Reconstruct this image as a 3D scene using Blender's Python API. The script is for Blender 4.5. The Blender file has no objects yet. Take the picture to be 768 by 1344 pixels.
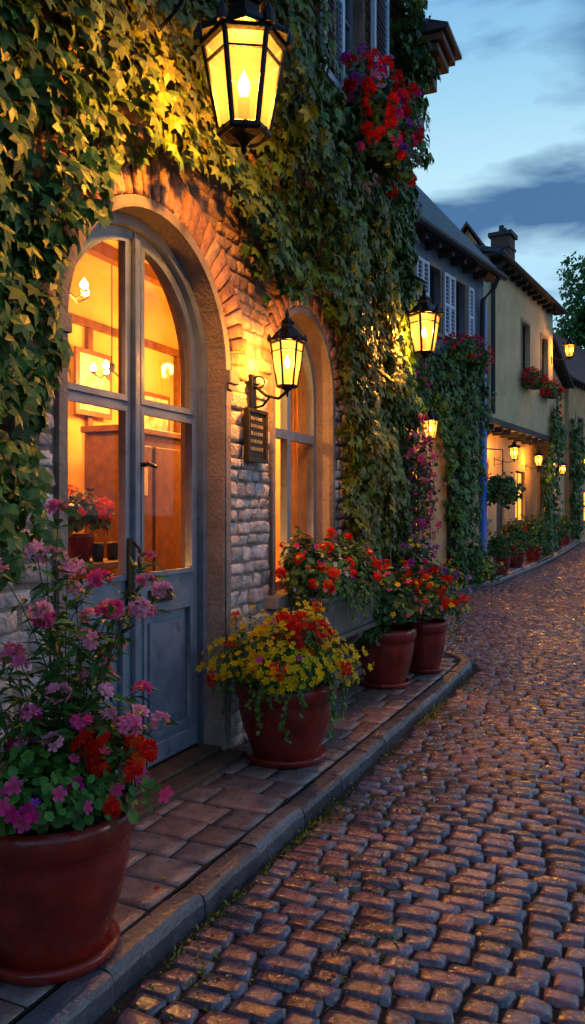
import bpy, math, random
import numpy as np
from mathutils import Vector, Matrix
rng=np.random.default_rng(7); random.seed(7)
S=bpy.context.scene
COL=S.collection
# ------------------------------------------------------------------ helpers
def link(o,parent=None):
    COL.objects.link(o)
    if parent is not None: o.parent=parent
    return o
def empty(name,loc=(0,0,0),rz=0):
    e=bpy.data.objects.new(name,None); e.location=loc; e.rotation_euler=(0,0,rz); e.empty_display_size=.2
    return link(e)
class Acc:
    def __init__(s): s.V=[];s.L=[];s.S=[];s.M=[];s.C=[];s.n=0
    def add(s,V,F,mi=0,col=(1,1,1)):
        V=np.asarray(V,float).reshape(-1,3); n=len(V)
        col=np.asarray(col,float)
        if col.ndim==1: col=np.tile(col,(n,1))
        if isinstance(F,np.ndarray):
            s.L.append(F.ravel()+s.n); s.S.append(np.full(len(F),F.shape[1])); s.M.append(np.full(len(F),mi))
        else:
            s.L.append(np.array([i for f in F for i in f])+s.n); s.S.append(np.array([len(f) for f in F])); s.M.append(np.full(len(F),mi))
        s.V.append(V); s.C.append(col); s.n+=n
    def build(s,name,mats,parent=None,smooth=False,bevel=0,loc=None):
        V=np.concatenate(s.V);L=np.concatenate(s.L).astype(np.int32);Z=np.concatenate(s.S).astype(np.int32)
        M=np.concatenate(s.M).astype(np.int32);C=np.concatenate(s.C)
        me=bpy.data.meshes.new(name)
        me.vertices.add(len(V)); me.vertices.foreach_set('co',V.astype(np.float32).ravel())
        me.loops.add(len(L)); me.loops.foreach_set('vertex_index',L)
        me.polygons.add(len(Z)); st=np.concatenate([[0],np.cumsum(Z)[:-1]]).astype(np.int32)
        me.polygons.foreach_set('loop_start',st); me.polygons.foreach_set('loop_total',Z)
        me.polygons.foreach_set('material_index',M)
        me.polygons.foreach_set('use_smooth',np.full(len(Z),bool(smooth)))
        for m in (mats if isinstance(mats,(list,tuple)) else [mats]): me.materials.append(m)
        ca=me.color_attributes.new('Col','FLOAT_COLOR','POINT')
        ca.data.foreach_set('color',np.concatenate([C,np.ones((len(C),1))],1).astype(np.float32).ravel())
        me.update(calc_edges=True); me.validate()
        o=bpy.data.objects.new(name,me); link(o,parent)
        if loc is not None: o.location=loc
        if bevel:
            b=o.modifiers.new('bevel','BEVEL'); b.width=bevel; b.segments=2; b.limit_method='ANGLE'
        return o
BOXF=[(0,3,2,1),(4,5,6,7),(0,1,5,4),(1,2,6,5),(2,3,7,6),(3,0,4,7)]
def box(a,x0,x1,y0,y1,z0,z1,mi=0,col=(1,1,1)):
    a.add([(x0,y0,z0),(x1,y0,z0),(x1,y1,z0),(x0,y1,z0),(x0,y0,z1),(x1,y0,z1),(x1,y1,z1),(x0,y1,z1)],BOXF,mi,col)
def tube(a,pts,r,n=8,mi=0,col=(1,1,1)):
    pts=[Vector(p) for p in pts]; rs=r if isinstance(r,(list,tuple)) else [r]*len(pts)
    V=[];F=[]
    for i,p in enumerate(pts):
        t=(pts[min(i+1,len(pts)-1)]-pts[max(i-1,0)]).normalized()
        u=Vector((0,0,1)) if abs(t.z)<.9 else Vector((1,0,0))
        s1=t.cross(u).normalized(); s2=s1.cross(t)
        for k in range(n):
            an=2*math.pi*(k+.5)/n; V.append(p+(s1*math.cos(an)+s2*math.sin(an))*rs[i])
    for i in range(len(pts)-1):
        for k in range(n):
            F.append((i*n+k,i*n+(k+1)%n,(i+1)*n+(k+1)%n,(i+1)*n+k))
    F.append(tuple(range(n))[::-1]); F.append(tuple((len(pts)-1)*n+k for k in range(n)))
    a.add([tuple(v) for v in V],F,mi,col)
def lathe(a,prof,n=32,c=(0,0,0),mi=0,col=(1,1,1),cap=True):
    V=[];F=[]
    for r,z in prof:
        for k in range(n):
            an=2*math.pi*k/n; V.append((c[0]+r*math.cos(an),c[1]+r*math.sin(an),c[2]+z))
    for i in range(len(prof)-1):
        for k in range(n): F.append((i*n+k,i*n+(k+1)%n,(i+1)*n+(k+1)%n,(i+1)*n+k))
    if cap:
        F.append(tuple(range(n))[::-1]); F.append(tuple((len(prof)-1)*n+k for k in range(n)))
    a.add(V,F,mi,col)
def slab(name,outer,holes,y0,y1,mat,parent=None):
    cu=bpy.data.curves.new('tmp','CURVE'); cu.dimensions='2D'; cu.fill_mode='BOTH'; cu.extrude=abs(y1-y0)/2
    for poly in [outer]+list(holes):
        sp=cu.splines.new('POLY'); sp.points.add(len(poly)-1)
        for i,p in enumerate(poly): sp.points[i].co=(p[0],p[1],0,1)
        sp.use_cyclic_u=True
    ob=bpy.data.objects.new('tmp',cu); COL.objects.link(ob)
    dg=bpy.context.evaluated_depsgraph_get(); me=bpy.data.meshes.new_from_object(ob.evaluated_get(dg))
    bpy.data.objects.remove(ob)
    me.transform(Matrix(((1,0,0,0),(0,0,-1,(y0+y1)/2),(0,1,0,0),(0,0,0,1))))
    me.materials.clear(); me.materials.append(mat); me.name=name
    o=bpy.data.objects.new(name,me); return link(o,parent)
def rect(x0,x1,z0,z1): return [(x0,z0),(x1,z0),(x1,z1),(x0,z1)]
def arch(c,hw,z0,zs,n=28):
    return [(c-hw,z0),(c+hw,z0)]+[(c+hw*math.cos(math.pi*i/n),zs+hw*math.sin(math.pi*i/n)) for i in range(n+1)]
def band(c,ho,hi,z0,zs,n=28):
    o=[(c+ho*math.cos(math.pi*i/n),zs+ho*math.sin(math.pi*i/n)) for i in range(n+1)]
    q=[(c+hi*math.cos(math.pi*i/n),zs+hi*math.sin(math.pi*i/n)) for i in range(n,-1,-1)]
    return [(c+ho,z0)]+o+[(c-ho,z0),(c-hi,z0)]+q+[(c+hi,z0)]
def inpoly(px,pz,poly):
    r=np.zeros(len(px),bool); n=len(poly)
    for i in range(n):
        x0,y0=poly[i];x1,y1=poly[(i+1)%n]
        if y0==y1: continue
        c=((y0>pz)!=(y1>pz))&(px<(x1-x0)*(pz-y0)/(y1-y0)+x0); r^=c
    return r
# ------------------------------------------------------------------ materials
def nt(m): m.use_nodes=True; t=m.node_tree; t.nodes.clear(); return t,t.nodes,t.links
def pmat(name,col=(.5,.5,.5),rough=.6,metal=0,var=.15,scale=6,bump=0,bscale=40,attr=False,spec=.5,transl=0,rvar=0,stain=None):
    m=bpy.data.materials.new(name); t,N,Lk=nt(m)
    out=N.new('ShaderNodeOutputMaterial'); b=N.new('ShaderNodeBsdfPrincipled')
    b.inputs['Roughness'].default_value=rough; b.inputs['Metallic'].default_value=metal
    b.inputs['Specular IOR Level'].default_value=spec
    tc=N.new('ShaderNodeTexCoord'); nz=N.new('ShaderNodeTexNoise'); nz.inputs['Scale'].default_value=scale; nz.inputs['Detail'].default_value=6
    Lk.new(tc.outputs['Object'],nz.inputs['Vector'])
    mr=N.new('ShaderNodeMapRange'); mr.inputs[1].default_value=.3; mr.inputs[2].default_value=.7
    mr.inputs[3].default_value=1-var; mr.inputs[4].default_value=1+var; Lk.new(nz.outputs[0],mr.inputs[0])
    vs=N.new('ShaderNodeVectorMath'); vs.operation='SCALE'; Lk.new(mr.outputs[0],vs.inputs['Scale'])
    if attr:
        at=N.new('ShaderNodeAttribute'); at.attribute_name='Col'; Lk.new(at.outputs['Color'],vs.inputs[0])
    else: vs.inputs[0].default_value=col
    cout=vs.outputs[0]
    if stain:
        n2=N.new('ShaderNodeTexNoise'); n2.inputs['Scale'].default_value=stain[1]; n2.inputs['Detail'].default_value=8; n2.inputs['Roughness'].default_value=.7
        Lk.new(tc.outputs['Object'],n2.inputs['Vector'])
        m2=N.new('ShaderNodeMapRange'); m2.inputs[1].default_value=stain[2]; m2.inputs[2].default_value=stain[2]+.12; Lk.new(n2.outputs[0],m2.inputs[0])
        mx=N.new('ShaderNodeMix'); mx.data_type='RGBA'; Lk.new(m2.outputs[0],mx.inputs[0]); Lk.new(cout,mx.inputs[6]); mx.inputs[7].default_value=(*stain[0],1)
        cout=mx.outputs[2]
    Lk.new(cout,b.inputs['Base Color'])
    if rvar:
        n3=N.new('ShaderNodeTexNoise'); n3.inputs['Scale'].default_value=scale*2.3; Lk.new(tc.outputs['Object'],n3.inputs['Vector'])
        m3=N.new('ShaderNodeMapRange'); m3.inputs[1].default_value=.3;m3.inputs[2].default_value=.7;m3.inputs[3].default_value=rough-rvar;m3.inputs[4].default_value=rough+rvar
        Lk.new(n3.outputs[0],m3.inputs[0]); Lk.new(m3.outputs[0],b.inputs['Roughness'])
    if bump:
        nb=N.new('ShaderNodeTexNoise'); nb.inputs['Scale'].default_value=bscale; nb.inputs['Detail'].default_value=6
        Lk.new(tc.outputs['Object'],nb.inputs['Vector'])
        bp=N.new('ShaderNodeBump'); bp.inputs['Strength'].default_value=bump; bp.inputs['Distance'].default_value=.02
        Lk.new(nb.outputs[0],bp.inputs['Height']); Lk.new(bp.outputs[0],b.inputs['Normal'])
    if transl:
        tr=N.new('ShaderNodeBsdfTranslucent'); Lk.new(cout,tr.inputs['Color']); mxs=N.new('ShaderNodeMixShader'); mxs.inputs[0].default_value=transl
        Lk.new(b.outputs[0],mxs.inputs[1]); Lk.new(tr.outputs[0],mxs.inputs[2]); Lk.new(mxs.outputs[0],out.inputs[0])
    else: Lk.new(b.outputs[0],out.inputs[0])
    return m
def tilemat(name,c1,c2,mortar,bw,bh,rough=.7,axis='xz',bump=.6,ms=.01):
    m=bpy.data.materials.new(name); t,N,Lk=nt(m)
    out=N.new('ShaderNodeOutputMaterial'); b=N.new('ShaderNodeBsdfPrincipled'); b.inputs['Roughness'].default_value=rough
    tc=N.new('ShaderNodeTexCoord'); sp=N.new('ShaderNodeSeparateXYZ'); cb=N.new('ShaderNodeCombineXYZ')
    Lk.new(tc.outputs['Object'],sp.inputs[0]); Lk.new(sp.outputs[0],cb.inputs[0]); Lk.new(sp.outputs[2 if axis=='xz' else 1],cb.inputs[1])
    br=N.new('ShaderNodeTexBrick'); br.inputs['Scale'].default_value=1; br.inputs['Brick Width'].default_value=bw; br.inputs['Row Height'].default_value=bh
    br.inputs['Mortar Size'].default_value=ms; br.inputs['Color1'].default_value=(*c1,1); br.inputs['Color2'].default_value=(*c2,1); br.inputs['Mortar'].default_value=(*mortar,1)
    Lk.new(cb.outputs[0],br.inputs['Vector']); Lk.new(br.outputs['Color'],b.inputs['Base Color'])
    bp=N.new('ShaderNodeBump'); bp.inputs['Strength'].default_value=bump; bp.inputs['Distance'].default_value=.02; bp.invert=True
    Lk.new(br.outputs['Fac'],bp.inputs['Height']); Lk.new(bp.outputs[0],b.inputs['Normal']); Lk.new(b.outputs[0],out.inputs[0])
    return m
def glassmat(name,fac=.05):
    m=bpy.data.materials.new(name); t,N,Lk=nt(m); out=N.new('ShaderNodeOutputMaterial')
    tr=N.new('ShaderNodeBsdfTransparent'); gl=N.new('ShaderNodeBsdfGlossy'); gl.inputs['Roughness'].default_value=.03
    mx=N.new('ShaderNodeMixShader'); mx.inputs[0].default_value=fac; Lk.new(tr.outputs[0],mx.inputs[1]); Lk.new(gl.outputs[0],mx.inputs[2]); Lk.new(mx.outputs[0],out.inputs[0])
    return m
def emis(name,col,st):
    m=bpy.data.materials.new(name); t,N,Lk=nt(m); out=N.new('ShaderNodeOutputMaterial'); e=N.new('ShaderNodeEmission')
    e.inputs[0].default_value=(*col,1); e.inputs[1].default_value=st; Lk.new(e.outputs[0],out.inputs[0]); return m
def panemat():
    m=bpy.data.materials.new('lantern_glass'); t,N,Lk=nt(m); out=N.new('ShaderNodeOutputMaterial'); e=N.new('ShaderNodeEmission')
    tc=N.new('ShaderNodeTexCoord'); ln=N.new('ShaderNodeVectorMath'); ln.operation='LENGTH'; Lk.new(tc.outputs['Object'],ln.inputs[0])
    mr=N.new('ShaderNodeMapRange'); mr.inputs[1].default_value=.06; mr.inputs[2].default_value=.26; mr.inputs[3].default_value=6; mr.inputs[4].default_value=1.1
    Lk.new(ln.outputs['Value'],mr.inputs[0]); Lk.new(mr.outputs[0],e.inputs[1]); e.inputs[0].default_value=(1,.38,.045,1)
    tr=N.new('ShaderNodeBsdfTransparent'); tr.inputs[0].default_value=(1,.75,.4,1)
    mx=N.new('ShaderNodeMixShader'); mx.inputs[0].default_value=.55; Lk.new(tr.outputs[0],mx.inputs[1]); Lk.new(e.outputs[0],mx.inputs[2]); Lk.new(mx.outputs[0],out.inputs[0])
    return m
M_leaf=pmat('ivy_leaf',attr=True,rough=.42,var=.2,scale=14,transl=.25,spec=.3)
M_petal=pmat('petal',attr=True,rough=.6,var=.1,transl=.3,spec=.15)
M_stem=pmat('stem',(.05,.07,.025),.7)
M_bark=pmat('bark',(.07,.045,.03),.9,bump=.6,bscale=30)
M_cob=pmat('cobble_stone',attr=True,rough=.20,var=.42,scale=26,bump=.26,bscale=60,rvar=.11,spec=1.0)
M_pave=pmat('paving_stone',attr=True,rough=.34,var=.32,scale=9,bump=.3,bscale=60,rvar=.14,spec=.7)
M_joint=pmat('joint_soil',(.016,.013,.013),.95,bump=.5,stain=((.03,.045,.012),2.2,.55))
M_wallst=pmat('wall_stone',attr=True,rough=.85,var=.28,scale=16,bump=1,bscale=38)
M_mortar=pmat('lime_mortar',(.28,.21,.17),.95,var=.2,bump=.6,bscale=50)
M_trim=pmat('stone_trim',(.25,.20,.17),.75,var=.25,bump=.5,bscale=50,stain=((.13,.10,.085),5,.57))
M_door=pmat('painted_wood_grey',(.18,.225,.29),.36,var=.2,scale=9,bump=.15,bscale=25,stain=((.09,.08,.075),7,.58))
M_iron=pmat('black_iron',(.012,.012,.013),.42,metal=.6,bump=.2,bscale=90)
M_bronze=pmat('dark_bronze',(.06,.04,.02),.45,metal=.7,bump=.4,bscale=120)
M_pot=pmat('glazed_terracotta',(.21,.015,.009),.24,var=.38,scale=7,bump=.18,bscale=25,rvar=.1,stain=((.09,.014,.01),5,.57))
M_soil=pmat('soil',(.02,.014,.01),.95,bump=1)
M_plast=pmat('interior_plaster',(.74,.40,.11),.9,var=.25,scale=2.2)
M_wood=pmat('dark_wood',(.15,.055,.015),.5,var=.35,scale=12)
M_woodl=pmat('threshold_wood',(.09,.05,.03),.6,var=.3,scale=12,bump=.3)
M_glass=glassmat('window_glass')
M_dglass=pmat('dark_window_glass',(.02,.028,.04),.08,var=.3,scale=2,spec=.8)
M_pane=panemat()
M_bulb=emis('lamp_bulb',(1,.68,.28),32)
M_litwin=emis('lit_blind',(1,.36,.05),2.2)
M_slate=tilemat('slate_roof',(.028,.04,.065),(.045,.058,.09),(.010,.010,.014),.28,.2,.5,'xz',1)
M_rtile=tilemat('red_tile_roof',(.16,.055,.045),(.10,.04,.035),(.02,.012,.01),.24,.22,.7,'xz',1)
M_greywall=pmat('grey_blue_render',(.14,.20,.29),.85,var=.18,scale=2.5,bump=.3,stain=((.10,.13,.18),1.5,.58))
M_cream=pmat('cream_render',(.56,.45,.26),.85,var=.16,scale=1.5,bump=.25,stain=((.36,.29,.17),1.8,.60))
M_ochre=pmat('ochre_render',(.52,.34,.17),.85,var=.18,scale=2,bump=.3)
M_white=pmat('painted_shutter',(.50,.65,.82),.5,var=.12,scale=10)
M_blue=pmat('blue_paint',(.03,.15,.62),.45)
M_timber=pmat('dark_timber',(.022,.024,.032),.7)
M_brick=tilemat('chimney_brick',(.10,.05,.04),(.07,.04,.035),(.08,.07,.06),.22,.075,.85)
# ------------------------------------------------------------------ scatter
LEAF=np.array([(0,.42,.05),(0,1.0,-.16),(.17,.62,-.02),(.52,.66,-.12),(.36,.34,.0),(.46,.02,-.08),(.12,.02,0),(0,.1,.02),(-.12,.02,0),(-.46,.02,-.08),(-.36,.34,0),(-.52,.66,-.12),(-.17,.62,-.02)])
LEAFF=np.array([(0,i+1,(i+1)%12+1)[::-1] for i in range(12)])
SLEAF=np.array([(0,0,0),(.24,.4,.05),(0,.45,-.02),(-.24,.4,.05),(0,1,-.18)])
SLEAFF=np.array([(0,1,2),(0,2,3),(1,4,2),(2,4,3)])
OV=np.array([(0,0,0),(.42,.35,.06),(.34,.75,.0),(0,1,-.12),(-.34,.75,0),(-.42,.35,.06),(0,.5,-.04)])
OVF=np.array([(0,1,6),(1,2,6),(2,3,6),(3,4,6),(4,5,6),(5,0,6)])
def flowerT(np_=5,w=.55,cup=.22):
    V=[(0,0,.0)];F=[]
    for i in range(np_):
        a=2*math.pi*i/np_
        for (r,da,z) in ((.62,-w,cup*.6),(.98,-w*.5,cup),(.98,w*.5,cup),(.62,w,cup*.45)):
            V.append((r*math.cos(a+da),r*math.sin(a+da),z))
        k=1+4*i; F+= [(0,k,k+1),(0,k+1,k+2),(0,k+2,k+3)]
    return np.array(V),np.array(F)
FL,FLF=flowerT()
def nrmz(v): return v/np.maximum(np.linalg.norm(v,axis=-1,keepdims=True),1e-6)
def frames(n,hint,roll):
    n=nrmz(n); t=hint-(hint*n).sum(-1,keepdims=True)*n; t=nrmz(t+1e-4); s=np.cross(t,n)
    t2=np.cos(roll)[:,None]*t+np.sin(roll)[:,None]*s; s2=np.cross(t2,n)
    return np.stack([s2,t2,n],-1)
def scatter(a,T,F,pos,R,sc,col,mi=0,tc=None):
    N=len(pos); k=len(T)
    if N==0: return
    V=np.einsum('nij,kj->nki',R,T)*np.asarray(sc).reshape(-1,1,1)+pos[:,None,:]
    FF=(F[None]+(np.arange(N)*k)[:,None,None]).reshape(-1,F.shape[1])
    C=np.repeat(col[:,None,:],k,1)
    if tc is not None: C=C*tc[None,:,:]
    a.add(V.reshape(-1,3),FF,mi,C.reshape(-1,3))
FTC=np.ones((len(FL),3)); FTC[0]=(.75,.6,.35)
def vnoise(x,y,s,seed=0):
    r=np.zeros_like(x)
    g=np.random.default_rng(seed)
    for i in range(6):
        f=s*(1.6**(i//2)); a,b,c=g.uniform(-1,1),g.uniform(-1,1),g.uniform(0,6.28)
        nn=math.hypot(a,b)+1e-3
        r+=np.sin((a/nn*x+b/nn*y)*f+c)/(1+i//2)
    return r/3.5
# ------------------------------------------------------------------ stones
def stones(a,cen,half,h,dome,g,col,mapf,rot=None,jit=.06,mi=0,base=0,crn=.10,edge=.9,rough=.10,tiltk=.16,hv=.2,flatk=.5):
    N=len(cen)
    t=np.array([-1,-edge,edge,1]) if g==4 else np.array([-1,-edge,-.5,.5,edge,1])
    U,W=np.meshgrid(t,t,indexing='ij'); U=U.ravel();W=W.ravel()
    e=np.maximum(abs(U),abs(W))>=.999
    Hh=np.where(e,0,dome*(1-flatk*(U**2+W**2)))
    cr=1-crn*(U**2*W**2)
    uu=(U*cr)[None]*np.ones((N,1)); ww=(W*cr)[None]*np.ones((N,1))
    sk=rng.normal(0,jit,(N,6))
    uu=uu+sk[:,0:1]*ww+sk[:,1:2]*uu*ww+rng.normal(0,jit*.35,uu.shape); ww=ww+sk[:,3:4]*uu*.5+sk[:,4:5]*uu*ww+rng.normal(0,jit*.35,uu.shape)
    x=uu*half[:,:1]; y=ww*half[:,1:]
    if rot is not None:
        c,s=np.cos(rot)[:,None],np.sin(rot)[:,None]; x,y=x*c-y*s,x*s+y*c
    tilt=rng.normal(0,tiltk*dome,(N,2)); hz=Hh[None]+tilt[:,:1]*U[None]+tilt[:,1:]*W[None]+rng.normal(0,rough*dome,(N,len(U)))+rng.normal(0,hv*dome,(N,1))
    hz=np.where(e[None],-h,hz)+base
    P=mapf(x+cen[:,:1],y+cen[:,1:],hz)
    k=len(t); F=[]
    for i in range(k-1):
        for j in range(k-1): F.append((i*k+j,(i+1)*k+j,(i+1)*k+j+1,i*k+j+1))
    F=np.array(F); FF=(F[None]+(np.arange(N)*k*k)[:,None,None]).reshape(-1,4)
    a.add(P.reshape(-1,3),FF,mi,np.repeat(col,k*k,0))
def fill(u0,u1,wm,wM,gap):
    r=[];u=u0
    while u<u1-.02:
        w=random.uniform(wm,wM)
        if u1-(u+w)<wm*.6: w=u1-u
        r.append((u+w/2,w/2-gap)); u+=w
    return r
GZ=lambda x,y,h: np.stack([x,y,h],-1)
WZ=lambda x,y,h: np.stack([x,-h,y],-1)
# ------------------------------------------------------------------ ground
ROADZ=-.08
def kerbfar(y): return np.interp(y,[8.7,10,13,16,18.2,24,30,45,60,70],[-2.2,-1.95,-1.55,-1.08,-.58,-.45,-.45,-.75,-.3,.2])
a=Acc(); s=300; a.add([(-s,-s,-.14),(s,-s,-.14),(s,s,-.14),(-s,s,-.14)],[(0,1,2,3)])
a.build('ground',pmat('earth',(.06,.055,.04),.95,var=.3,scale=.5))
a=Acc(); a.add([(-6,-6,-.100),(5,-6,-.100),(5,70,-.100),(-6,70,-.100)],[(0,1,2,3)],1)
near=[];far=[]
y=-1.0
while y<62:
    rd=random.uniform(.080,.106) if y<30 else .13
    x0=.85
    if y>7.9: x0=.03+math.sqrt(max(0,.83**2-(y-7.9)**2)) if y<8.73 else float(kerbfar(y))+.03
    for c,h in fill(x0+random.uniform(0,.05),4.55,.105,.205,.004):
        (near if y<13 else far).append((c,y+rd/2,h,rd/2-.004))
    y+=rd
for lst,g in ((near,6),(far,4)):
    A=np.array(lst); cen=A[:,:2].copy(); wob=.05*np.sin(cen[:,0]*1.7+cen[:,1]*.25)+.02*np.sin(cen[:,0]*3.1-cen[:,1]*.8)
    lim=np.clip((cen[:,0]-.95)/.5,0,1); cen[:,1]+=wob*lim
    cen+=rng.normal(0,.0025,cen.shape)
    n=len(A); t=np.clip(rng.uniform(-.1,1,(n,1))+.18*vnoise(cen[:,0],cen[:,1],1.6,77)[:,None],0,1); v=rng.uniform(.45,1.4,(n,1))
    col=(np.array([.165,.082,.095])*(1-t)+np.array([.098,.102,.150])*t)*v
    stones(a,cen,A[:,2:4],.022,.0075,g,col,GZ,rot=rng.normal(0,.03,n),jit=.055,base=ROADZ-.005,crn=.085,edge=.89,rough=.10,tiltk=.28,hv=.35,flatk=.32)
a.build('cobblestone_street',[M_cob,M_joint],smooth=True)
def swoutline(r):
    return [(r,-6)]+[(.02+(r-.02)*math.cos(t),7.9+(r-.02)*math.sin(t)) for t in np.linspace(0,math.pi/2,14)]+[(-5,7.9+r-.02)]
def flat(a,poly,z,mi=0):
    a.add([(p[0],p[1],z) for p in poly],[tuple(range(len(poly)))],mi)
a=Acc()
poly=swoutline(.70)+[(-5,-6)]; flat(a,poly,-.008,1)
lst=[]
yy=-3.0
while yy<8.45:
    rw=random.uniform(.19,.25)
    xm=.692
    if yy+rw>7.9: xm=.02+math.sqrt(max(.0,.66**2-(yy+rw-7.9)**2))
    if xm>.1:
        for c,h in fill(.0,xm,.19,.34,.003): lst.append((c,yy+rw/2,h,rw/2-.003))
    yy+=rw
A=np.array(lst);n=len(A);t=rng.uniform(0,1,(n,1))
col=(np.array([.27,.155,.13])*(1-t)+np.array([.19,.15,.15])*t)*rng.uniform(.65,1.2,(n,1))
stones(a,A[:,:2],A[:,2:4],.014,.004,6,col,GZ,jit=.018,base=-.004,crn=.02,edge=.955,rough=.25)
a.build('sidewalk',[M_pave,M_joint],smooth=True)
def kerb(name,path,w,z0,z1):
    a=Acc(); pts=[Vector((p[0],p[1],0)) for p in path]
    seg=[];L=0
    for i in range(len(pts)-1): seg.append((L,pts[i],pts[i+1])); L+=(pts[i+1]-pts[i]).length
    def at(s):
        for l,p,q in reversed(seg):
            if s>=l-1e-6:
                d=(q-p); return p+d.normalized()*min(s-l,d.length), d.normalized()
        return pts[0],(pts[1]-pts[0]).normalized()
    s=0
    while s<L-.05:
        ln=min(random.uniform(.28,.62),L-s); k=4; rows=[]
        v=random.uniform(.6,1.3); col=np.array([.095,.090,.105])*v; dz=random.uniform(-.006,.006)
        for j in range(k+1):
            sj=s+.003+(ln-.006)*j/k; p,d=at(sj); nn=Vector((-d.y,d.x,0))
            ex=.008 if j in(0,k) else 0
            jx=random.uniform(0,.009)
            pr=[(0.0+jx,z0),(0.004+jx,z1-.035-ex),(.014+jx,z1-.012-ex),(.030+jx,z1-ex+dz-.002),(.055,z1-ex+dz+random.uniform(-.002,.002)),(w-.02,z1-ex+dz),(w,z1-.02)]
            rows.append([tuple(p+nn*q[0]+Vector((0,0,q[1]))) for q in pr])
        V=[v for r in rows for v in r];F=[];m=7
        for j in range(k):
            for i in range(m-1): F.append((j*m+i,j*m+i+1,(j+1)*m+i+1,(j+1)*m+i)[::-1])
        F.append(tuple(range(m))); F.append(tuple(k*m+i for i in range(m))[::-1])
        a.add(V,F,0,col); s+=ln
    return a.build(name,[M_pave],smooth=False)
kerb('kerb',swoutline(.83),.13,-.13,.004)
ys=[8.9,10,13,16,18.2,24,30,45,60,69]
kerb('kerb',[(float(kerbfar(y)),y) for y in ys],.14,-.13,.004)
a=Acc(); fp=[(float(kerbfar(y))-.13,y) for y in ys]+[(-8,69),(-8,8.9)]
flat(a,fp,-.006); lst=[]
y=9.0
while y<45:
    for c,h in fill(float(kerbfar(y))-1.6,float(kerbfar(y))-.15,.3,.5,.004): lst.append((c,y+.2,h,.196))
    y+=.4
A=np.array(lst);n=len(A); col=np.array([.20,.155,.14])*rng.uniform(.7,1.2,(n,1))
stones(a,A[:,:2],A[:,2:4],.012,.006,4,col,GZ,jit=.01,base=-.002)
a.build('sidewalk',[M_pave],smooth=True)
a=Acc(); box(a,4.6,4.75,-6,70,-.13,.0); box(a,4.752,7.5,-6,70,-.13,-.008); a.build('sidewalk',[pmat('far_paving',(.14,.13,.12),.8,bump=.3)])
a=Acc(); pos=[]
for _ in range(4200):
    t=rng.uniform(1.6,8.1); 
    if math.sin(t*2.3)+math.sin(t*5.1+1)<rng.uniform(-.6,1.4): continue
    x=.845+abs(rng.normal(0,.05))
    if t>7.9: x-=.06
    pos.append((x,t,ROADZ-.003+rng.uniform(-.004,.004)))
for _ in range(2200): 
    cx,cy=random.choice([(1.15,3.2),(1.1,5.0),(1.0,6.2),(1.0,2.4),(1.25,4.2),(1.0,4.1),(.95,7.3),(1.5,2.7)])
    pos.append((cx+rng.normal(0,.10),cy+rng.normal(0,.16),ROADZ-.003))
pos=np.array(pos);n=len(pos)
nr=rng.normal(0,.7,(n,3));nr[:,2]=.7
scatter(a,SLEAF,SLEAFF,pos,frames(nr,rng.normal(0,1,(n,3))+[0,0,.8],rng.uniform(-3,3,n)),rng.uniform(.010,.030,n),np.array([.17,.19,.02])*rng.uniform(.4,1.5,(n,1)))
n=150; P=np.stack([rng.uniform(.05,1.5,n),rng.uniform(1.8,8,n),np.zeros(n)],-1); P[:,2]=np.where(P[:,0]<.82,.006,ROADZ+.004)
cc=np.array([(.75,.1,.4),(.8,.4,.6),(.5,.35,.03),(.12,.14,.03),(.6,.03,.02)])[rng.integers(0,5,n)]
nr=rng.normal(0,.18,(n,3));nr[:,2]=1
scatter(a,OV,OVF,P,frames(nr,rng.normal(0,1,(n,3)),np.zeros(n)),rng.uniform(.012,.028,n),cc)
a.build('moss_and_fallen_petals',[M_leaf])
# ------------------------------------------------------------------ MAIN HOUSE
R90=math.pi/2
H=empty('stone_house',(0,0,0),R90)
DC,DW,DZ=3.62,.74,2.35
WC,WW,WZs,WS=5.64,.56,2.45,.92
slab('wall',rect(-3,8.4,-.1,9.2),[arch(DC,DW,-.02,DZ),arch(WC,WW,WS,WZs),rect(6.35,7.05,5.0,6.5)],0,.3,M_mortar,H)
a=Acc(); lst=[];z=0.0
while z<9.1:
    rh=random.uniform(.065,.12) if z<4 else .08
    zc=z+rh/2; bl=[]
    if zc<DZ: bl.append((DC-.81,DC+.81))
    elif zc<DZ+1.02: R=math.sqrt(1.02**2-(zc-DZ)**2); bl.append((DC-R,DC+R))
    if WS-.12<zc<WZs: bl.append((WC-.62,WC+.62))
    elif WZs<=zc<WZs+.76: R=math.sqrt(.76**2-(zc-WZs)**2); bl.append((WC-R,WC+R))
    if 4.95<zc<6.55: bl.append((6.30,7.10))
    bl.sort(); cur=-3
    for b0,b1 in bl+[(8.4,9)]:
        if b0>cur+.04:
            for c,h in fill(cur,b0,.08,.24,.004): lst.append((c,zc+random.uniform(-.006,.006),h,rh/2-.004))
        cur=max(cur,b1)
    z+=rh
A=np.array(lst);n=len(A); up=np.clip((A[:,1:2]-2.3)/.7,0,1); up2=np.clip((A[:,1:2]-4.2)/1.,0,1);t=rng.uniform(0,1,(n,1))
pale=np.array([.68,.60,.58])*(1-t)+np.array([.50,.41,.38])*t; mid=np.array([.50,.30,.20])*(1-t)+np.array([.38,.23,.16])*t; br=np.array([.22,.10,.06])  # mid puts the lanterns' orange glow into the stone colour
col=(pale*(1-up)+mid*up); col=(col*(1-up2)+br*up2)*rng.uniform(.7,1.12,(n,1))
stones(a,A[:,:2],A[:,2:4],.01,.016,6,col,WZ,jit=.07,base=.004,crn=.09,edge=.9,rough=.3,hv=.3,tiltk=.25)
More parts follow.
